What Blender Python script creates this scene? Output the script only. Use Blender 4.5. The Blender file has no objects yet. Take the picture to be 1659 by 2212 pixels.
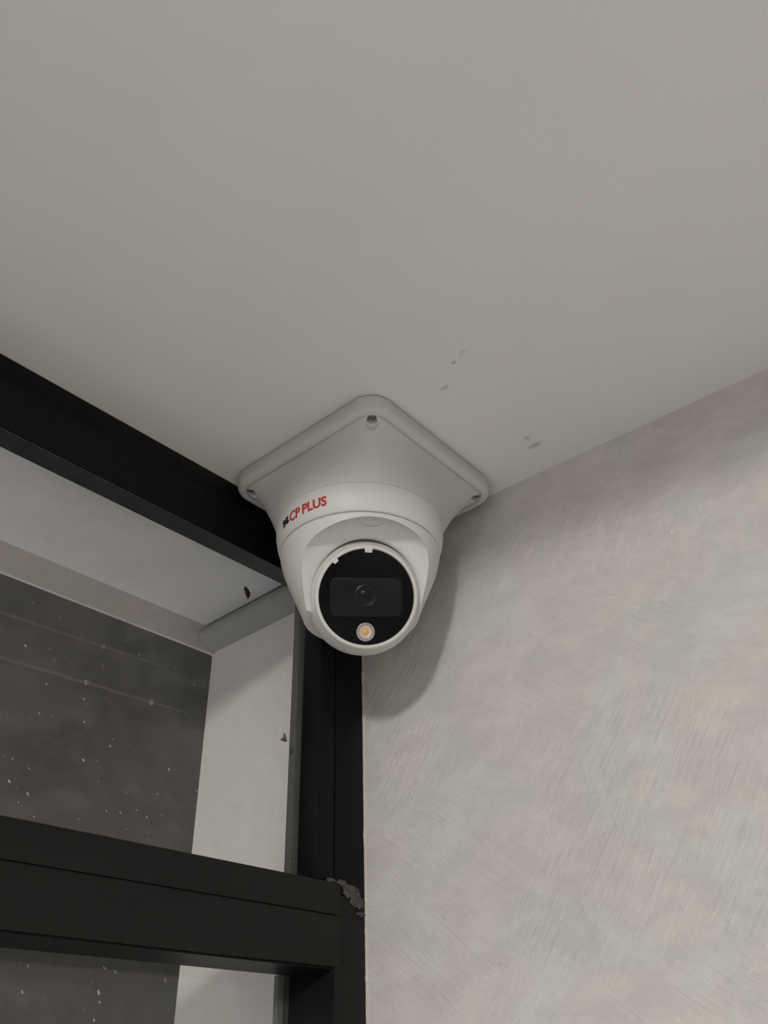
import bpy, bmesh, math, random
from mathutils import Vector, Matrix, noise

random.seed(7)
SC = bpy.context.scene
COL = SC.collection
PI = math.pi
ZC = 2.5                                   # ceiling height; the corner of the room is the origin of x and y

# ------------------------------------------------------------------ camera
A_ = Vector((0.6712, 0.4177, 0.6124)); B_ = Vector((-0.7408, 0.4074, 0.5341)); U_ = Vector((-0.0263, -0.8122, 0.5829))
R_ = Matrix((A_, B_, U_))                  # rows: world axes in lens axes (right, down, forward)
CAM = Vector((-0.3182, -0.2979, ZC - 0.28))
cd = bpy.data.cameras.new('camera'); cam = bpy.data.objects.new('camera', cd); COL.objects.link(cam)
cd.sensor_fit = 'HORIZONTAL'; cd.sensor_width = 36.0; cd.lens = 36.0 * 1781.24 / 1659.0
cd.clip_start = 0.01
right, down, fwd = R_.col[0], R_.col[1], R_.col[2]
m = Matrix((right, -down, -fwd)).transposed().to_4x4(); m.translation = CAM
cam.matrix_world = m
SC.camera = cam

# ------------------------------------------------------------------ world, lamps, exposure
SC.view_settings.view_transform = 'Standard'; SC.view_settings.look = 'None'
SC.view_settings.gamma = 1.0; SC.view_settings.use_curve_mapping = False
SC.view_settings.exposure = 0.0
w = bpy.data.worlds.new('world'); SC.world = w; w.use_nodes = True
w.node_tree.nodes['Background'].inputs[0].default_value = (0.9, 0.95, 1.0, 1)
w.node_tree.nodes['Background'].inputs[1].default_value = 0.03

def area(name, loc, size, power, color, direction, shape='DISK', size_y=None, spread=180):
    l = bpy.data.lights.new(name, 'AREA'); l.shape = shape; l.size = size
    if size_y: l.size_y = size_y
    l.energy = power; l.color = color; l.spread = math.radians(spread)
    o = bpy.data.objects.new(name, l); COL.objects.link(o)
    o.location = loc; o.rotation_euler = Vector(direction).to_track_quat('-Z', 'Y').to_euler()
    return o
def bulb(name, loc, radius, power, color):
    l = bpy.data.lights.new(name, 'POINT'); l.shadow_soft_size = radius; l.energy = power; l.color = color
    o = bpy.data.objects.new(name, l); COL.objects.link(o); o.location = loc
ZU = 0.24                                  # unseen step up in the ceiling, shaped to let the bulb's light in
LAMP = (1, 0.975, 0.935)
bulb('ceiling_bulb', (-1.72, -0.99, ZC + 0.14), 0.066, 42, LAMP)
for lx, ly, pw in ((-2.6, -1.2, 19), (-2.4, -2.8, 19), (-0.75, -1.55, 25)):
    area('room_fill_light', (lx, ly, ZC + ZU - 0.012), 0.2, pw, LAMP, (0, 0, -1))  # unseen lamps added to fill the room with bounced light

bulb('recess_fill_light', (-0.80, 0.085, ZC - 1.12), 0.03, 12, (0.97, 0.97, 1.0))   # fill light added in the recess to brighten soffit and side wall

# ------------------------------------------------------------------ materials
def mat(name, color, rough=0.5, spec=0.5, metal=0.0, coat=0.0):
    mt = bpy.data.materials.new(name); mt.use_nodes = True
    b = mt.node_tree.nodes['Principled BSDF']
    b.inputs['Base Color'].default_value = (*color, 1); b.inputs['Roughness'].default_value = rough
    b.inputs['Specular IOR Level'].default_value = spec; b.inputs['Metallic'].default_value = metal
    b.inputs['Coat Weight'].default_value = coat
    return mt
class NB:
    def __init__(s, mt): s.nt = mt.node_tree; s.b = s.nt.nodes.get('Principled BSDF')
    def n(s, t, **kw):
        o = s.nt.nodes.new(t)
        for k, v in kw.items(): setattr(o, k, v)
        return o
    def l(s, a, b): s.nt.links.new(a, b)
    def coords(s, scale=(1, 1, 1), rot=(0, 0, 0), loc=(0, 0, 0)):
        t = s.n('ShaderNodeTexCoord'); mp = s.n('ShaderNodeMapping')
        mp.inputs['Scale'].default_value = scale; mp.inputs['Rotation'].default_value = rot; mp.inputs['Location'].default_value = loc
        s.l(t.outputs['Object'], mp.inputs['Vector']); return mp.outputs[0]
    def noise(s, vec, scale, detail=4, rough=0.5, dist=0.0):
        t = s.n('ShaderNodeTexNoise'); t.inputs['Scale'].default_value = scale; t.inputs['Detail'].default_value = detail
        t.inputs['Roughness'].default_value = rough; t.inputs['Distortion'].default_value = dist
        s.l(vec, t.inputs['Vector']); return t.outputs['Fac']
    def ramp(s, fac, stops):
        r = s.n('ShaderNodeValToRGB'); e = r.color_ramp.elements
        while len(e) < len(stops): e.new(0.5)
        for q, (p, c) in zip(e, stops): q.position = p; q.color = (*c, 1) if len(c) == 3 else c
        s.l(fac, r.inputs[0]); return r.outputs[0]
    def mix(s, fac, a, b, blend='MIX'):
        x = s.n('ShaderNodeMix', data_type='RGBA', blend_type=blend)
        for i, v in ((0, fac), (6, a), (7, b)):
            if hasattr(v, 'links'): s.l(v, x.inputs[i])
            else: x.inputs[i].default_value = v if i == 0 else (*v, 1)
        return x.outputs[2]
    def math(s, op, a, b=None):
        x = s.n('ShaderNodeMath', operation=op)
        for i, v in ((0, a), (1, b)):
            if v is None: continue
            if hasattr(v, 'links'): s.l(v, x.inputs[i])
            else: x.inputs[i].default_value = v
        return x.outputs[0]
    def bump(s, h, strength, dist):
        b = s.n('ShaderNodeBump'); b.inputs['Strength'].default_value = strength; b.inputs['Distance'].default_value = dist
        s.l(h, b.inputs['Height']); s.l(b.outputs[0], s.b.inputs['Normal'])

def grainy(name, color, rough, spec=0.5, var=0.06, scale=60, bump=0.0, bscale=900, coat=0.0):
    mt = mat(name, color, rough, spec, coat=coat); q = NB(mt); v = q.coords()
    f = q.noise(v, scale, 5, 0.6)
    lo = tuple(c * (1 - var) for c in color); hi = tuple(min(1, c * (1 + var)) for c in color)
    q.l(q.ramp(f, ((0.3, lo), (0.7, hi))), q.b.inputs['Base Color'])
    if bump: q.bump(q.noise(v, bscale, 2), bump, 0.0004)
    return mt

M = {}
# ceiling paint, with the little scuffs left by whoever fitted the mount
def ceiling_mat():
    mt = mat('ceiling_paint', (0.70, 0.675, 0.635), 0.75, 0.3); q = NB(mt); v = q.coords()
    base = q.ramp(q.noise(v, 9, 4), ((0.3, (0.70, 0.685, 0.655)), (0.7, (0.73, 0.715, 0.685))))
    acc = None
    for (x, y, rx, ry, s) in SCUFFS:
        d = q.n('ShaderNodeVectorMath', operation='SUBTRACT'); q.l(v, d.inputs[0]); d.inputs[1].default_value = (x, y, 0)
        e = q.n('ShaderNodeVectorMath', operation='MULTIPLY'); q.l(d.outputs[0], e.inputs[0]); e.inputs[1].default_value = (1 / rx, 1 / ry, 0)
        ln = q.n('ShaderNodeVectorMath', operation='LENGTH'); q.l(e.outputs[0], ln.inputs[0])
        jag = q.math('ADD', ln.outputs['Value'], q.math('MULTIPLY', q.math('SUBTRACT', q.noise(v, 700, 3), 0.5), 1.6))
        f = q.math('MULTIPLY', q.math('SUBTRACT', 1.0, jag), s)
        cl = q.n('ShaderNodeClamp'); q.l(f, cl.inputs[0]); cl.inputs['Max'].default_value = 0.5
        acc = cl.outputs[0] if acc is None else q.math('MAXIMUM', acc, cl.outputs[0])
    q.l(q.mix(acc, base, (0.22, 0.21, 0.20)), q.b.inputs['Base Color'])
    q.bump(q.noise(v, 500, 3), 0.06, 0.0005)
    return mt
# trowelled pearl plaster: strokes in several directions
def plaster_mat():
    mt = mat('trowelled_plaster', (0.6, 0.57, 0.54), 0.5, 0.4); q = NB(mt)
    v = q.coords()
    big = q.noise(v, 9, 3, 0.5, 0.6)
    tint = q.ramp(q.noise(q.coords(loc=(3, 1, 2)), 16, 3, 0.5, 0.8), ((0.32, (0.585, 0.550, 0.530)), (0.5, (0.578, 0.556, 0.528)), (0.68, (0.57, 0.566, 0.543))))
    def along(ang, sy, sz, loc, scale, det, dist):
        a = q.coords((1, 1, 1), (math.radians(ang), 0, 0), loc); mp = q.n('ShaderNodeMapping'); mp.inputs['Scale'].default_value = (1, sy, sz)
        q.l(a, mp.inputs['Vector']); return q.noise(mp.outputs[0], scale, det, 0.62, dist)
    s1 = along(-38, 9, 95, (0, 0, 0), 5.2, 5, 0.15)
    s2 = along(52, 9, 80, (5, 2, 1), 5.0, 5, 0.15)
    s3 = along(-12, 8, 60, (1, 7, 3), 5.5, 5, 0.2)
    pick = q.ramp(q.noise(q.coords(loc=(9, 4, 1)), 13, 2, 0.5, 0.8), ((0.44, (0, 0, 0)), (0.56, (1, 1, 1))))
    pick2 = q.ramp(q.noise(q.coords(loc=(2, 8, 6)), 11, 2, 0.5, 0.8), ((0.5, (0, 0, 0)), (0.62, (1, 1, 1))))
    st = q.mix(pick2, q.mix(pick, s1, s2), s3)
    stb = q.n('ShaderNodeRGBToBW'); q.l(st, stb.inputs[0])
    patches = q.ramp(q.noise(q.coords((1, 1.0, 1.6), (math.radians(-30), 0, 0)), 46, 6, 0.7, 0.35), ((0.42, (0.955, 0.955, 0.955)), (0.62, (1.065, 1.065, 1.065))))
    streak = q.ramp(stb.outputs[0], ((0.3, (0.968, 0.968, 0.968)), (0.7, (1.032, 1.032, 1.032))))
    c = q.mix(1.0, q.mix(1.0, tint, patches, 'MULTIPLY'), streak, 'MULTIPLY')
    glint = q.ramp(along(-58, 2.5, 1.0, (2, 2, 2), 230, 2, 0.0), ((0.66, (1, 1, 1)), (0.76, (1.13, 1.13, 1.13))))  # small glints put into the colour as paler flecks
    c = q.mix(1.0, c, glint, 'MULTIPLY')
    q.l(c, q.b.inputs['Base Color'])
    q.l(q.ramp(big, ((0.35, (0.40, 0.40, 0.40)), (0.65, (0.62, 0.62, 0.62)))), q.b.inputs['Roughness'])
    h = q.math('ADD', q.math('MULTIPLY', stb.outputs[0], 1.0), q.math('MULTIPLY', q.noise(v, 420, 4, 0.6), 0.35))
    q.bump(h, 0.45, 0.0016)
    return mt
SCUFFS = ()
def glass_mat():
    mt = bpy.data.materials.new('window_glass'); mt.use_nodes = True; nt = mt.node_tree; nt.nodes.clear(); q = NB(mt)
    out = q.n('ShaderNodeOutputMaterial'); tr = q.n('ShaderNodeBsdfTransparent'); gl = q.n('ShaderNodeBsdfGlossy'); df = q.n('ShaderNodeBsdfDiffuse')
    tr.inputs[0].default_value = (0.975, 0.975, 0.97, 1); gl.inputs['Roughness'].default_value = 0.02; df.inputs[0].default_value = (0.55, 0.54, 0.52, 1)
    fr = q.n('ShaderNodeFresnel'); ge = q.n('ShaderNodeNewGeometry')
    ior = q.n('ShaderNodeMix', data_type='FLOAT'); q.l(ge.outputs['Backfacing'], ior.inputs[0]); ior.inputs[2].default_value = 1.45; ior.inputs[3].default_value = 1 / 1.45
    q.l(ior.outputs[0], fr.inputs[0])
    a = q.n('ShaderNodeMixShader'); q.l(fr.outputs[0], a.inputs[0]); q.l(tr.outputs[0], a.inputs[1]); q.l(gl.outputs[0], a.inputs[2])
    v = q.coords()
    n1 = q.noise(q.coords((1, 1, 2.2), (0, math.radians(25), 0)), 24, 5, 0.65, 0.6); n2 = q.noise(v, 120, 4, 0.6)
    f = q.math('MULTIPLY', q.math('MULTIPLY', n1, n2), GLASS_DUST)
    b = q.n('ShaderNodeMixShader'); q.l(f, b.inputs[0]); q.l(a.outputs[0], b.inputs[1]); q.l(df.outputs[0], b.inputs[2])
    q.l(b.outputs[0], out.inputs[0])
    return mt
GLASS_DUST = 0.16

M['plaster'] = plaster_mat()
M['paint'] = grainy('room_wall_paint', (0.60, 0.595, 0.58), 0.7, 0.3, 0.03, 4)
M['floor'] = grainy('floor_tile', (0.50, 0.49, 0.475), 0.35, 0.5, 0.08, 6)
M['reveal'] = grainy('cream_reveal_paint', (0.78, 0.765, 0.72), 0.6, 0.3, 0.02, 20)
M['soffit'] = grainy('grey_soffit_paint', (0.60, 0.595, 0.585), 0.65, 0.3, 0.05, 25)
M['fascia'] = grainy('pinkish_fascia_paint', (0.68, 0.62, 0.61), 0.65, 0.3, 0.04, 25)
M['cove'] = grainy('shaded_moulding_grey', (0.28, 0.28, 0.27), 0.6, 0.3, 0.04, 25)  # grey darkened to carry the shade over the moulding
M['dark'] = grainy('dusty_dark_board', (0.031, 0.0297, 0.0275), 0.6, 0.4, 0.35, 40)
M['ridge'] = grainy('dull_grey_ridge', (0.066, 0.064, 0.060), 0.7, 0.3, 0.3, 200)
M['rivet'] = grainy('pale_grey_rivet', (0.20, 0.20, 0.195), 0.6, 0.3, 0.2, 500)
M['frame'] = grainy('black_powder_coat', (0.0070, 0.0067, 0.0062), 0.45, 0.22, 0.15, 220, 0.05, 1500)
M['transom'] = M['frame'].copy(); M['transom'].name = 'brownish_lit_black_coat'  # brownish bar coat, also the lit tone of the lower jamb
M['frame'] = grainy('shaded_black_coat', (0.0048, 0.0047, 0.0046), 0.42, 0.13, 0.15, 220, 0.05, 1500)  # darker coat carrying the shade on the upper frame
M['bead'] = grainy('dark_glazing_bead', (0.008, 0.008, 0.008), 0.3, 0.3, 0.15, 220)
M['underbead'] = grainy('scuffed_lit_bead', (0.034, 0.033, 0.036), 0.4, 0.4, 0.3, 120)  # scuffed, and paler to carry bounced light
M['gasket'] = grainy('grey_glazing_seal', (0.13, 0.13, 0.125), 0.6, 0.3, 0.15, 300)
M['sealant'] = grainy('grey_sealant', (0.075, 0.066, 0.062), 0.7, 0.3, 0.35, 400, 0.3, 900)
M['glass'] = glass_mat()
M['dust'] = mat('pale_dust', (0.33, 0.325, 0.31), 0.8, 0.2)
M['white'] = grainy('white_plastic', (0.64, 0.63, 0.615), 0.48, 0.5, 0.012, 40, 0.02, 2500)
M['mount'] = grainy('off_white_mount_plastic', (0.56, 0.552, 0.537), 0.62, 0.45, 0.015, 40, 0.03, 2500)
M['seam'] = mat('dark_gap', (0.10, 0.10, 0.095), 0.8, 0.2)
M['black'] = mat('black_gloss_cover', (0.0025, 0.0027, 0.003), 0.08, 0.12)
M['window'] = mat('smoked_lens_window', (0.0085, 0.0082, 0.0078), 0.16, 0.2)
M['lensring'] = mat('lens_barrel', (0.0065, 0.0065, 0.0065), 0.3, 0.25)
M['lens'] = mat('lens_glass', (0.008, 0.0075, 0.007), 0.25, 0.2)
M['ledring'] = mat('led_reflector', (0.30, 0.28, 0.30), 0.25, 0.6)
M['ledcup'] = mat('led_cup', (0.62, 0.48, 0.40), 0.35, 0.5)
M['led'] = mat('amber_led_chip', (0.78, 0.40, 0.10), 0.3, 0.5)
M['red'] = mat('red_print', (0.50, 0.045, 0.05), 0.5, 0.3)
M['ink'] = mat('dark_violet_print', (0.035, 0.022, 0.05), 0.5, 0.3)
M['screw'] = mat('screw_steel', (0.22, 0.20, 0.18), 0.45, 0.5, 0.4)
M['bug'] = grainy('dark_brown_husk', (0.014, 0.010, 0.007), 0.6, 0.4, 0.4, 600)
M['bug2'] = grainy('pale_brown_husk', (0.13, 0.10, 0.07), 0.7, 0.3, 0.4, 900)

# ------------------------------------------------------------------ helpers
ORG = Vector((0, 0, ZC))
def link(name, bm, material, parent=None, loc=None, smooth=None, sharp=35):
    """one mesh object; vertices are given relative to the ceiling corner, loc shifts the object's own origin"""
    bmesh.ops.recalc_face_normals(bm, faces=bm.faces)
    if smooth:
        for f in bm.faces: f.smooth = True
        lim = math.radians(sharp)
        for e in bm.edges:
            if len(e.link_faces) == 2 and e.calc_face_angle(0) > lim: e.smooth = False
    base = Vector(loc) if loc is not None else Vector((0, 0, 0))
    bmesh.ops.translate(bm, verts=bm.verts, vec=-base)
    me = bpy.data.meshes.new(name); bm.to_mesh(me); bm.free()
    for mm in (material if isinstance(material, (list, tuple)) else [material]): me.materials.append(mm)
    o = bpy.data.objects.new(name, me); COL.objects.link(o)
    if parent is not None:
        o.parent = parent; o.location = ORG + base - WORLD[parent.name]
    else:
        o.location = ORG + base
    WORLD[o.name] = ORG + base
    return o
WORLD = {}
def empty(name, loc):
    o = bpy.data.objects.new(name, None); COL.objects.link(o); o.empty_display_size = 0.02
    o.location = ORG + Vector(loc); WORLD[o.name] = o.location.copy(); return o
def tag(o, label=None, cat=None, group=None, kind=None):
    for k, v in (('label', label), ('category', cat), ('group', group), ('kind', kind)):
        if v: o[k] = v
    return o
def structure(o, label=None): return tag(o, label, None, None, 'structure')
def box(bm, x0, x1, y0, y1, z0, z1, bev=0.0, seg=2):
    b = bmesh.new(); bmesh.ops.create_cube(b, size=1.0)
    for v in b.verts: v.co = Vector((x0 + (v.co.x + .5) * (x1 - x0), y0 + (v.co.y + .5) * (y1 - y0), z0 + (v.co.z + .5) * (z1 - z0)))
    if bev: bmesh.ops.bevel(b, geom=list(b.edges), offset=bev, segments=seg, affect='EDGES', profile=0.6)
    merge(bm, b)
def merge(bm, b):
    me = bpy.data.meshes.new('tmp'); b.to_mesh(me); b.free(); bm.from_mesh(me); bpy.data.meshes.remove(me)
def mk(*boxes, bev=0.0):
    bm = bmesh.new()
    for bx in boxes: box(bm, *bx, bev=bev)
    return bm
def rings(bm, rs, cap0=True, cap1=True, closed=True):
    V = [[bm.verts.new(p) for p in r] for r in rs]
    n = len(V[0])
    for i in range(len(V) - 1):
        for j in range(n if closed else n - 1):
            bm.faces.new((V[i][j], V[i][(j + 1) % n], V[i + 1][(j + 1) % n], V[i + 1][j]))
    if cap0: bm.faces.new(V[0])
    if cap1: bm.faces.new(list(reversed(V[-1])))
    return V
def lathe(bm, prof, c, ax=(0, 0, 1), n=96, cap0=True, cap1=True, ref=None):
    """prof: (radius, distance along ax)"""
    ax = Vector(ax).normalized(); e1 = (Vector(ref) if ref else (Vector((1, 0, 0)) if abs(ax.x) < .9 else Vector((0, 1, 0))))
    e1 = (e1 - ax * e1.dot(ax)).normalized(); e2 = ax.cross(e1); c = Vector(c)
    rings(bm, [[c + ax * t + (e1 * math.cos(2 * PI * k / n) + e2 * math.sin(2 * PI * k / n)) * r for k in range(n)] for r, t in prof], cap0, cap1)
def boolean(bm, cutter):
    """difference of two bmeshes through the exact solver"""
    obs = []
    for b in (bm, cutter):
        bmesh.ops.recalc_face_normals(b, faces=b.faces)
        me = bpy.data.meshes.new('tmp'); b.to_mesh(me); b.free(); o = bpy.data.objects.new('tmp', me); COL.objects.link(o); obs.append(o)
    md = obs[0].modifiers.new('cut', 'BOOLEAN'); md.object = obs[1]; md.operation = 'DIFFERENCE'; md.solver = 'EXACT'
    dg = bpy.context.evaluated_depsgraph_get(); dg.update()
    me = bpy.data.meshes.new_from_object(obs[0].evaluated_get(dg))
    r = bmesh.new(); r.from_mesh(me); bpy.data.meshes.remove(me)
    for o in obs:
        d = o.data; bpy.data.objects.remove(o); bpy.data.meshes.remove(d)
    bmesh.ops.remove_doubles(r, verts=r.verts, dist=2e-6)
    return r
def ray(px, py): return right * (px - 829.5) + down * (py - 1106.0) + fwd * 1781.24
def at(px, py, axis, d):
    """point of the plane <axis>=d (relative to the ceiling corner) that the photograph shows at this pixel"""
    r = ray(px, py); c = CAM - ORG; i = 'xyz'.index(axis); return c + r * ((d - c[i]) / r[i])

SCUFFS = tuple((p.x, p.y, a, b, s) for p, a, b, s in (
    (at(980, 783, 'z', 0), .0011, .0016, 1.2), (at(960, 838, 'z', 0), .0014, .0040, .55), (at(998, 762, 'z', 0), .0016, .0030, .3),
    (at(1155, 962, 'z', 0), .0022, .0052, .8), (at(1138, 946, 'z', 0), .0030, .0016, .5)))
M['ceiling'] = ceiling_mat()

# ------------------------------------------------------------------ the room
XW = 0.145                                   # depth of the recess outside the window
WANG = math.radians(3.8)                     # the plaster wall leans away from square by this much
wd = Vector((math.sin(WANG), -math.cos(WANG), 0)); wn = Vector((-math.cos(WANG), -math.sin(WANG), 0))

structure(link('ceiling', mk((-0.41, 0.6, -3.8, 0.0, 0.0, 0.06)), M['ceiling']), 'smooth off-white painted ceiling above the camera mount')  # its edge, out of view, is placed to shade the wall top
structure(link('ceiling_raised', mk((-4.2, 0.6, -3.8, 0.0, ZU, ZU + 0.1)), M['paint']))
structure(link('floor', mk((-4.2, 0.6, -3.8, 0.3, -2.6, -2.5)), M['floor']))
bm = bmesh.new()                             # plaster wall
prof = [(0.0, -2.5), (0.0, -0.30), (0.0, 0.0), (-0.12, 0.0), (-0.12, -2.5)]
L = 3.7
rows = [[wd * s + wn * o + Vector((0, 0, z)) for o, z in prof] for s in (0.0, L)]
rings(bm, rows)
structure(link('wall_right', bm, M['plaster']), 'pearl grey trowelled plaster wall right of the window')
wr = bpy.data.objects['wall_right']
bm = bmesh.new(); rs = []                    # the plaster's ragged edge where it laps onto the black frame
for k in range(140):
    z = -.05 - k * .0022; t = .0003 + .0011 * max(0, noise.noise(Vector((k * .23, 3, 0)))) + .0007 * max(0, noise.noise(Vector((k * .9, 8, 0))))
    rs.append([Vector((.0008, -.0012, z)), Vector((-t * .6, -.0010, z)), Vector((-t, -.0004, z)), Vector((-t, .0, z)), Vector((.0008, .0, z))])
rings(bm, rs)
link('plaster_edge', bm, M['plaster'], wr, smooth=True)
structure(link('wall_back', mk((-4.3, -4.2, -3.8, 0.3, -2.5, 0.34)), M['paint']))
structure(link('wall_front', mk((-4.2, 0.6, -3.9, -3.8, -2.5, 0.34)), M['paint']))
structure(link('wall_left', mk((-4.2, -1.40, 0.0, 0.3, -2.5, 0.34)), M['paint']))
structure(link('wall_below', mk((-1.40, 0.1, 0.0, 0.3, -2.5, -1.30)), M['paint']))

structure(link('wall_above', mk((-1.40, 0.6, 0.0, 0.3, 0.13, 0.34)), M['paint']))
# outside the glass: side wall, soffit, fascia, moulding
structure(link('wall_outside', mk((0.0, 0.12, 0.0, 0.30, -1.30, 0.12)), M['reveal']), 'cream side wall of the recess outside the glass')
structure(link('soffit', mk((-1.40, 0.0, 0.0, 0.1425, 0.0, 0.10)), M['soffit']), 'grey painted soffit outside the glass')
structure(link('trim_1', mk((-1.40, 0.0, 0.1425, 0.30, -0.0195, 0.10)), M['fascia']), 'pale pinkish fascia edge between soffit and dark board')
bm = bmesh.new()
mp = [(-0.0155 * math.sin(a), -0.0088 - 0.0088 * math.cos(a)) for a in [PI * k / 12 for k in range(13)]]
rings(bm, [[Vector((x, y, z)) for x, z in mp] for y in (0.036, 0.142)])
structure(link('trim_2', bm, M['cove'], smooth=True, sharp=50), 'rounded moulding toned grey for shade at the top of the cream side wall')

# dark board closing the recess
dp = empty('dark_board', (-0.7, 0.145, -0.66))
tag(dp, 'dark dusty board behind the window glass with two thin ridges', 'board')
link('board', mk((-1.40, -0.0005, 0.145, 0.157, -1.30, -0.0197)), M['dark'], dp)
def ridge(p0, p1):
    a, b = at(*p0, 'y', 0.1448), at(*p1, 'y', 0.1448); d = (b - a).normalized()
    b2 = bmesh.new(); n = Vector((0, 1, 0)).cross(d)
    prof = [(-.0011, 0), (-.0008, -.0007), (0, -.001), (.0008, -.0007), (.0011, 0), (0, .0006)]
    N = 14
    rings(b2, [[a - d * .35 * (k == 0) + (b - a) * (k / N) + n * (u + .0006 * noise.noise(Vector((k * .9, p0[1], 0)))) + Vector((0, v, 0)) for u, v in prof] for k in range(N + 1)])
    return link('ridge', b2, M['ridge'], dp, smooth=True)
ridge((0, 1322), (345, 1437)); ridge((0, 1419), (400, 1538))
for i, (px, py, s) in enumerate(((224, 1397, .0013), (186, 1474, .0014), (327, 1517, .0016))):
    p = at(px, py, 'y', 0.1440); b2 = bmesh.new()
    bmesh.ops.create_icosphere(b2, subdivisions=2, radius=1)
    for v in b2.verts:
        k = 1 + .3 * noise.noise(v.co * 2 + Vector((i, 0, 0))); v.co = p + Vector((v.co.x * s * k, v.co.y * .0009 - .0002, v.co.z * s * k * 1.3))
    link('rivet', b2, M['rivet'], dp, smooth=True)

# ------------------------------------------------------------------ window
FD = 0.036
wi = empty('window_1', (-0.70, 0.018, -1.30)); structure(wi, 'black framed window with a transom bar in the ceiling corner'); W = wi
BV = 0.0007
link('top_rail', mk((-1.40, -0.0002, 0, FD, -0.0140, -0.0002), (-1.40, -0.0002, 0, 0.0125, -0.0377, -0.0136), bev=BV), M['frame'], W, smooth=True)
link('bead_and_shading_strip', mk((-1.36, -0.0322, 0.0006, 0.0124, -0.0383, -0.0378)), M['underbead'], W)  # thin strip, paler than the rail for the bounced light underneath
link('jamb', mk((-0.0207, -0.0002, 0.0, FD, -0.1988, -0.0379), bev=BV), M['frame'], W, smooth=True)
link('jamb', mk((-0.0207, -0.0002, 0.0, FD, -1.30, -0.1990), bev=.0004), M['transom'], W, smooth=True)  # lighter coat carries the stronger light on the lower jamb
link('jamb', mk((-1.40, -1.365, 0, FD, -1.30, -0.0379), bev=BV), M['frame'], W, smooth=True)
link('bottom_rail', mk((-1.3648, -0.0209, 0, FD, -1.30, -1.26), bev=BV), M['frame'], W, smooth=True)
link('transom', mk((-1.3648, -0.0172, -0.0004, FD - .001, -0.2081, -0.1940), (-1.3648, -0.0172, -0.0004, FD - .001, -0.2295, -0.2085), (-1.3648, -0.0178, 0.0006, FD - .001, -0.2100, -0.2060), bev=BV), M['transom'], W, smooth=True)
link('bead_and_shading_strip', mk((-0.0320, -0.0209, 0.0004, 0.0150, -0.1938, -0.0385), bev=.0012), M['frame'], W, smooth=True)
link('bead_and_shading_strip', mk((-0.0320, -0.0209, 0.0196, 0.0240, -0.1938, -0.0142), bev=.0004), M['gasket'], W)
link('bead_and_shading_strip', mk((-0.0245, -0.0209, 0.0331, 0.0360, -1.26, -0.2297), bev=.0003), M['gasket'], W)
link('bead_and_shading_strip', mk((-1.3648, -0.0211, 0.0012, 0.0288, -0.2303, -0.2296)), M['frame'], W)  # dark strip added as the shade under the transom
p1 = link('pane', mk((-1.3648, -0.0212, 0.0154, 0.0192, -0.1938, -0.0142)), M['glass'], W)
p2 = link('pane', mk((-1.3648, -0.0212, 0.0290, 0.0328, -1.26, -0.2297)), M['glass'], W)
# hardened sealant where the transom meets the jamb
bm = bmesh.new()
for cx, cz, sx, sz, sd in ((-.0105, -.1968, .0062, .0026, 1), (-.0072, -.1998, .0036, .0032, 2), (-.0235, -.1934, .0028, .0010, 3), (-.0162, -.1938, .0040, .0012, 4), (-.0040, -.2010, .0022, .0030, 5), (-.0030, -.2060, .0030, .0009, 6)):
    b2 = bmesh.new(); bmesh.ops.create_icosphere(b2, subdivisions=3, radius=1)
    for v in b2.verts:
        k = 1 + .55 * noise.noise(v.co * 1.7 + Vector((sd * 3, 0, 0))) + .3 * noise.noise(v.co * 5 + Vector((sd, 0, 0)))
        v.co = Vector((cx + v.co.x * sx * k, -.0002 + v.co.y * .0009, cz + v.co.z * sz * k))
    merge(bm, b2)
link('sealant_smear', bm, M['sealant'], W, smooth=True)
# specks of dust stuck on both panes
bm = bmesh.new(); R0 = random.Random(3)
spots = []
for px, py, s in ((238, 1612, 1.2), (180, 1642, 1.5), (20, 1688, 1.3), (300, 1414, .8), (365, 1662, 1.3), (317, 1765, 1.1), (60, 1715, 1.2), (420, 1480, .7), (182, 1560, 1.2), (55, 1395, 1.2), (425, 1708, 1),
                  (260, 1755, .9), (230, 1752, .9), (100, 1478, .8), (85, 1541, .9), (181, 1510, 1), (521, 1252, .7), (549, 1262, .8), (601, 1328, 1), (62, 1660, .8), (73, 1764, .9), (295, 1750, .8), (340, 1715, .9), (634, 1860, .9)):
    spots.append((px, py, s, 'u'))
for px, py, s in ((226, 2091, 1.3), (249, 2099, 1.3), (357, 2117, 1.4), (213, 2144, 1.6), (215, 2165, 1.1), (60, 2086, 1.2), (203, 2204, 1.3), (48, 2143, .9)):
    spots.append((px, py, s, 'l'))
for k in range(70): spots.append((R0.uniform(0, 450), R0.uniform(1300, 1840), R0.choice((.3, .35, .4, .6)), 'u'))
for k in range(18): spots.append((R0.uniform(0, 380), R0.uniform(2060, 2212), R0.choice((.3, .35, .45)), 'l'))
for px, py, s, pane in spots:
    g = 0.0153 if pane == 'u' else 0.0289
    p = at(px, py, 'y', g)
    b2 = bmesh.new(); bmesh.ops.create_icosphere(b2, subdivisions=1, radius=1)
    an = R0.uniform(.5, 1.2); l1 = .0006 * s * R0.uniform(.8, 1.5); l2 = .00034 * s
    for v in b2.verts:
        x, z = v.co.x * l1, v.co.z * l2
        v.co = p + Vector((x * math.cos(an) + z * math.sin(an), v.co.y * .00015, -x * math.sin(an) + z * math.cos(an)))
    merge(bm, b2)
tag(link('dust_specks', bm, M['dust'], W), kind='stuff')

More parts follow.
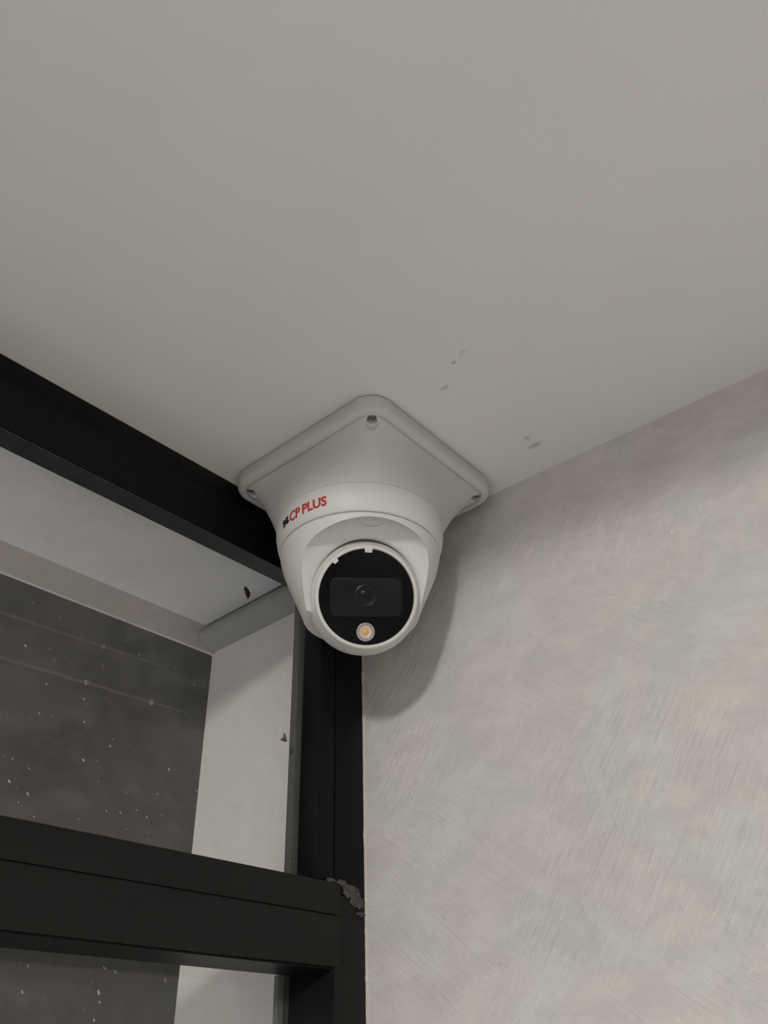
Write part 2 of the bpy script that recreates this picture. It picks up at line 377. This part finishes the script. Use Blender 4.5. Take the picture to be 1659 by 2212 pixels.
# ------------------------------------------------------------------ junction box (the square mount)
BC = Vector((-0.0535, -0.0535, 0)); BR = math.radians(1.5)
def sq(half, r, n=10):
    out = []
    for qx, qy, a0 in ((1, 1, 0), (-1, 1, 90), (-1, -1, 180), (1, -1, 270)):
        for k in range(n):
            t = math.radians(a0 + 90 * k / (n - 1)); out.append((qx * (half - r) + r * math.cos(t), qy * (half - r) + r * math.sin(t)))
        # straight side towards the next corner
        nx, ny = {0: (-1, 1), 90: (-1, -1), 180: (1, -1), 270: (1, 1)}[a0]
        t = math.radians(a0 + 90); x0, y0 = out[-1]
        t2 = math.radians(a0 + 90); x1, y1 = nx * (half - r) + r * math.cos(t2), ny * (half - r) + r * math.sin(t2)
        for k in range(1, n): out.append((x0 + (x1 - x0) * k / n, y0 + (y1 - y0) * k / n))
    return out
def rot(p): return Vector((p[0] * math.cos(BR) - p[1] * math.sin(BR), p[0] * math.sin(BR) + p[1] * math.cos(BR), 0))
jb = empty('junction_box', tuple(BC)); tag(jb, 'square off-white mounting box screwed to the ceiling, holding the dome camera', 'mounting box')
CC = Vector((-0.0567, -0.0525, 0))           # axis of the camera
H = 0.0525
bm = bmesh.new(); rs = []
def ring_sq(half, r, z): return [BC + rot(p) + Vector((0, 0, z)) for p in sq(half, r)]
for half, r, z in ((H - .0008, .0125, -.0002), (H, .013, -.0015), (H, .013, -.0072), (H - .0006, .0126, -.0086), (H - .0018, .0118, -.0096), (H - .0034, .0105, -.0100), (H - .0041, .0100, -.0099), (H - .0045, .0098, -.0086)):
    rs.append(ring_sq(half, r, z))
base = ring_sq(H - .0052, .0095, -.0086)
N = 16
cen = CC - BC
for k in range(N + 1):
    s = k / N; ring = []
    for p in base:
        d = Vector((p.x - CC.x, p.y - CC.y, 0)); q = CC + d.normalized() * 0.0436
        rr = s ** 0.85
        z = -.0096 + (-.0356 + .0096) * (0.55 * s + 0.45 * s ** 2.0)
        v = Vector((p.x, p.y, 0)).lerp(q, rr); v.z = z; ring.append(v)
    rs.append(ring)
rings(bm, rs)
cut = bmesh.new(); holes = []
for qx, qy in ((-1, -1), (1, -1), (-1, 1), (1, 1)):
    c = BC + rot((qx * .0432, qy * .0432)); holes.append(c)
    b2 = bmesh.new(); lathe(b2, [(.0026, -.0060), (.0026, -.0102), (.0037, -.0112), (.0037, -.06)], c, n=28); merge(cut, b2)
bm = boolean(bm, cut)
link('box_body', bm, M['mount'], jb, smooth=True, sharp=32)
for c in holes:
    b2 = bmesh.new(); lathe(b2, [(.0001, -.0062), (.0024, -.0062), (.0024, -.0080), (.0014, -.0088), (.0001, -.0088)], c, n=20)
    cut = bmesh.new(); box(cut, c.x - .0016, c.x + .0016, c.y - .0003, c.y + .0003, -.0100, -.0082)
    link('screw', boolean(b2, cut), M['screw'], jb, smooth=True)

# ------------------------------------------------------------------ dome camera
sc = empty('security_camera', (CC.x, CC.y, -.0356)); tag(sc, 'white eyeball security camera with round black face and red lettering, under the ceiling mount', 'security camera')
bm = bmesh.new()
lathe(bm, [(.030, -.0352), (.0428, -.0352), (.0434, -.0356), (.0436, -.0362), (.0434, -.0420), (.0426, -.0465), (.0414, -.0503), (.0410, -.0507), (.0396, -.0509), (.030, -.0509)], CC, n=128)
link('base_collar', bm, M['white'], sc, smooth=True, sharp=50)
def collar_r(z): 
    pts = [(-.0362, .0436), (-.0420, .0434), (-.0465, .0426), (-.0503, .0414)]
    for (z0, r0), (z1, r1) in zip(pts, pts[1:]):
        if z0 >= z >= z1: return r0 + (r1 - r0) * (z - z0) / (z1 - z0)
    return pts[0][1] if z > pts[0][0] else pts[-1][1]
# eyeball and its aim
BALL = Vector((CC.x, CC.y, -.0748)) + right * .0013; RB = .0286
tocam = (CAM - ORG - BALL).normalized()
aim = (tocam + right * 0.12 + down * -0.03).normalized()
fr = (right - aim * right.dot(aim)).normalized(); fd = (down - aim * down.dot(aim) - fr * down.dot(fr)).normalized()   # right and down on the face
# shroud
prof_out = [(.0396, -.0511), (.0404, -.0513), (.0409, -.0520), (.0406, -.0545), (.0392, -.0600), (.0366, -.0670), (.0336, -.0740), (.0310, -.0800), (.0292, -.0845), (.0284, -.0866), (.0279, -.0874), (.0272, -.0876)]
bm = bmesh.new(); lathe(bm, [(.0002, -.0511)] + prof_out + [(.0002, -.0876)], CC, n=160)
HOLE = BALL.copy()
cut = bmesh.new()
lathe(cut, [(.0262, -.004), (.0262, .0102), (.0266, .0109), (.0276, .0115), (.0305, .0124), (.0335, .0138), (.0355, .0158), (.0368, .0195), (.0374, .026), (.0376, .04), (.0376, .09)], HOLE, ax=aim, n=128, ref=fr)
for v in cut.verts:                          # the scoop is wider than it is high
    d = v.co - HOLE; u = d.dot(fr); r_ = (d - aim * d.dot(aim)).length; k = min(1, max(0, (r_ - .0296) / .006)); w_ = d.dot(fd); v.co += fr * u * .11 * k + fd * min(0, w_) * .078 * min(1, max(0, (.036 - r_) / .0085))
bm = boolean(bm, cut)
link('shroud', bm, M['white'], sc, smooth=True, sharp=40)
# eyeball
RF = .0250; tf = math.sqrt(RB ** 2 - RF ** 2)
th0 = math.acos(tf / RB)
prof = [(RB * math.sin(a), RB * math.cos(a)) for a in [PI - .002 - (PI - .002 - th0 - .03) * k / 30 for k in range(31)]]
prof += [(RF, tf + .0004), (RF - .0003, tf + .0012), (RF - .0010, tf + .0015), (RF - .0017, tf + .0012), (RF - .0019, tf + .0004), (.0226, tf - .0014), (.0002, tf - .0014)]
bm = bmesh.new(); lathe(bm, prof, BALL, ax=aim, n=128, ref=fr)
eb = link('eyeball', bm, M['white'], sc, loc=BALL, smooth=True, sharp=50)
def fp(u, v, t): return BALL + fr * u + fd * v + aim * (tf + t)          # metres right / down on the face, t towards the viewer
PXF = 1 / 4.50e3                                                           # about one photo pixel on the face
def fpx(px, py, t): return fp((px - 793) * PXF, (py - 1290) * PXF, t)
bm = bmesh.new(); lathe(bm, [(.0002, tf - .0012), (.0229, tf - .0012), (.0231, tf - .0002), (.0228, tf + .0004), (.0200, tf + .0009), (.0140, tf + .0014), (.0070, tf + .0017), (.0002, tf + .0018)], BALL, ax=aim, n=96, ref=fr)
link('face_cover', bm, M['black'], eb, smooth=True, sharp=50)
def rrect(cx, cy, w_, h_, r, t0, t1, name, material, n=8, inset=.0006):
    b2 = bmesh.new(); rs = []
    for t, ins in ((t0, 0), (t1 - .0002, 0), (t1, inset)):
        ring = []
        for qx, qy, a0 in ((1, 1, 0), (-1, 1, 90), (-1, -1, 180), (1, -1, 270)):
            for k in range(n):
                a = math.radians(a0 + 90 * k / (n - 1)); ring.append(fp(cx + qx * (w_ / 2 - r) + (r - ins) * math.cos(a), cy + qy * (h_ / 2 - r) + (r - ins) * math.sin(a), t))
        rs.append(ring)
    rings(b2, rs); return link(name, b2, material, eb, smooth=True, sharp=50)
rrect(-.0003, .0003, .0350, .0185, .0035, .0004, .0019, 'lens_window', M['window'])
o_l = (-.0005, -.0004)
bm = bmesh.new(); lathe(bm, [(.0030, .0016), (.0055, .0016), (.0056, .0021), (.0050, .0023), (.0040, .0020), (.0030, .0019)], fp(*o_l, 0), ax=aim, n=48, ref=fr, cap0=False, cap1=False)
bm.verts.ensure_lookup_table()
for j in range(48): bm.faces.new((bm.verts[5 * 48 + j], bm.verts[5 * 48 + (j + 1) % 48], bm.verts[(j + 1) % 48], bm.verts[j]))
link('lens_barrel', bm, M['lensring'], eb, smooth=True)
bm = bmesh.new(); lathe(bm, [(.0001, .0016), (.0031, .0016), (.0030, .0018), (.0018, .0023), (.0001, .0025)], fp(*o_l, 0), ax=aim, n=40, ref=fr)
link('lens', bm, M['lens'], eb, smooth=True)
LC = fpx(790, 1366, .0008)
bm = bmesh.new(); lathe(bm, [(.0028, .0006), (.0044, .0006), (.0045, .0011), (.0041, .0013), (.0031, .0010)], LC, ax=aim, n=16, ref=fr + fd * .2, cap0=False, cap1=False)
bm.verts.ensure_lookup_table()
for j in range(16): bm.faces.new((bm.verts[4 * 16 + j], bm.verts[4 * 16 + (j + 1) % 16], bm.verts[(j + 1) % 16], bm.verts[j]))
link('led_ring', bm, M['ledring'], eb, smooth=True, sharp=60)
bm = bmesh.new(); lathe(bm, [(.0001, .0005), (.0031, .0005), (.0031, .0012), (.0026, .0013), (.0022, .0010), (.0001, .0009)], LC, ax=aim, n=24, ref=fr)
link('led_cup', bm, M['ledcup'], eb, smooth=True, sharp=60)
bm = bmesh.new(); lathe(bm, [(.0001, .0008), (.0014, .0008), (.0014, .0012), (.0008, .0016), (.0001, .0017)], LC, ax=aim, n=12, ref=fr)
link('led_chip', bm, M['led'], eb, smooth=True)
def tab(ang, w_, r0, r1):
    b2 = bmesh.new(); d = fr * math.cos(ang) + fd * math.sin(ang); e = fr * -math.sin(ang) + fd * math.cos(ang); c = fp(0, 0, 0)
    rings(b2, [[c + d * r + e * (w_ / 2 * q * k) + aim * t for r, q, k in ((r0, .8, -1), (r0, .8, 1), (r1, 1, 1), (r1, 1, -1))] for t in (.0002, .0013)])
    link('cover_tab', b2, M['white'], eb)
tab(math.radians(-88), .0042, .0212, .0240); tab(math.radians(-132), .0030, .0218, .0240)

# lettering on the collar: found by walking from pixels to the collar surface
def collar_hit(px, py):
    best = None
    c0 = CAM - ORG; r = ray(px, py).normalized()
    t = 0.30
    while t < 0.60:
        p = c0 + r * t; d = math.hypot(p.x - CC.x, p.y - CC.y)
        if d <= collar_r(p.z) and -.0508 < p.z < -.0355: return math.atan2(p.y - CC.y, p.x - CC.x), p.z
        t += .0001
    return None
def wrap(x, y, phi0, zc, lift, dirn):
    z = zc + y; r = collar_r(z) + lift; a = phi0 + dirn * x / r
    return Vector((CC.x + r * math.cos(a), CC.y + r * math.sin(a), z))
h0 = collar_hit(626, 1117) or (PI * .75, -.043); h1 = collar_hit(706, 1083) or (PI, -.043)
dphi = h1[0] - h0[0]
while dphi > PI: dphi -= 2 * PI
while dphi < -PI: dphi += 2 * PI
dirn = 1 if dphi > 0 else -1
span = abs(dphi) * .0430; zmid = (h0[1] + h1[1]) / 2
cu = bpy.data.curves.new('lettering', 'FONT'); cu.body = 'CP PLUS'; cu.size = 1.0; cu.shear = 0.0; cu.offset = 0.03; cu.space_word = 0.75; cu.resolution_u = 3
to = bpy.data.objects.new('tmp', cu); COL.objects.link(to)
dg = bpy.context.evaluated_depsgraph_get(); dg.update()
me = bpy.data.meshes.new_from_object(to.evaluated_get(dg)); bpy.data.objects.remove(to)
b2 = bmesh.new(); b2.from_mesh(me); bpy.data.meshes.remove(me)
xs = [v.co.x for v in b2.verts]; ys = [v.co.y for v in b2.verts]; x0, x1, y0, y1 = min(xs), max(xs), min(ys), max(ys)
bmesh.ops.subdivide_edges(b2, edges=[e for e in b2.edges if e.calc_length() > .25], cuts=3, use_grid_fill=False)
bmesh.ops.triangulate(b2, faces=b2.faces)
CAP = .0052
ext = bmesh.ops.extrude_face_region(b2, geom=list(b2.faces))
top = {v for v in ext['geom'] if isinstance(v, bmesh.types.BMVert)}
for v in b2.verts:
    x = (v.co.x - x0) / (x1 - x0) * span; y = ((v.co.y - y0) / (y1 - y0) - .5) * CAP
    v.co = wrap(x + y * .12, y, h0[0], zmid, .00012 if v in top else -.0002, dirn)
link('lettering', b2, M['red'], bpy.data.objects['base_collar'], )
b2 = bmesh.new()
for k, (ln, wdt) in enumerate(((.0042, .0008), (.0042, .0008), (.0062, .0005))):
    an = (PI / 4 + .1, -PI / 4 + .1, PI / 2 - .55)[k]; b3 = bmesh.new()
    pts = [(-ln / 2, -wdt), (ln / 2, -wdt), (ln / 2, wdt), (-ln / 2, wdt)] if k < 2 else [(-ln / 2, 0), (0, -wdt), (ln / 2, 0), (0, wdt)]
    rings(b3, [[wrap(-.0042 + 1.7 * x * math.cos(an) - 1.7 * y * math.sin(an), x * math.sin(an) + y * math.cos(an), h0[0], zmid, lf, dirn) for x, y in pts] for lf in (-.0002, .00012 + k * .00002)])
    merge(b2, b3)
link('star_mark', b2, M['ink'], bpy.data.objects['base_collar'])

# ------------------------------------------------------------------ small dead flecks stuck on the upper pane
def fleck(name, px, py, l, wd_, ang, material, label, bend=.25):
    p = at(px, py, 'y', 0.0149); b2 = bmesh.new(); ang = math.radians(ang)
    K = 12; rs = []
    for k in range(K + 1):
        t = k / K; x = (t - .5) * l; hw = wd_ / 2 * math.sin(PI * min(1, t * .92 + .05)) ** .7 * (1 + .25 * math.sin(k * 2.3)) + .00004
        off = bend * wd_ * math.sin(PI * t)
        rs.append([p + Vector(((x * math.cos(ang) + (off + hw * c) * math.sin(ang)), -.0004 + s * .0006, (-x * math.sin(ang) + (off + hw * c) * math.cos(ang)))) for c, s in ((1, 0), (.7, -.7), (0, -1), (-.7, -.7), (-1, 0), (0, .7))])
    rings(b2, rs)
    o = link(name, b2, material, None, loc=p, smooth=True); tag(o, label, 'debris'); return o
fleck('dark_husk', 531, 1281, .0068, .0036, 66, M['bug'], 'dark brown insect-like husk stuck on the glass under the top rail')
fleck('pale_husk', 609, 1592, .0044, .0030, 120, M['bug2'], 'small pale brown husk stuck on the glass in front of the cream side wall', .6)
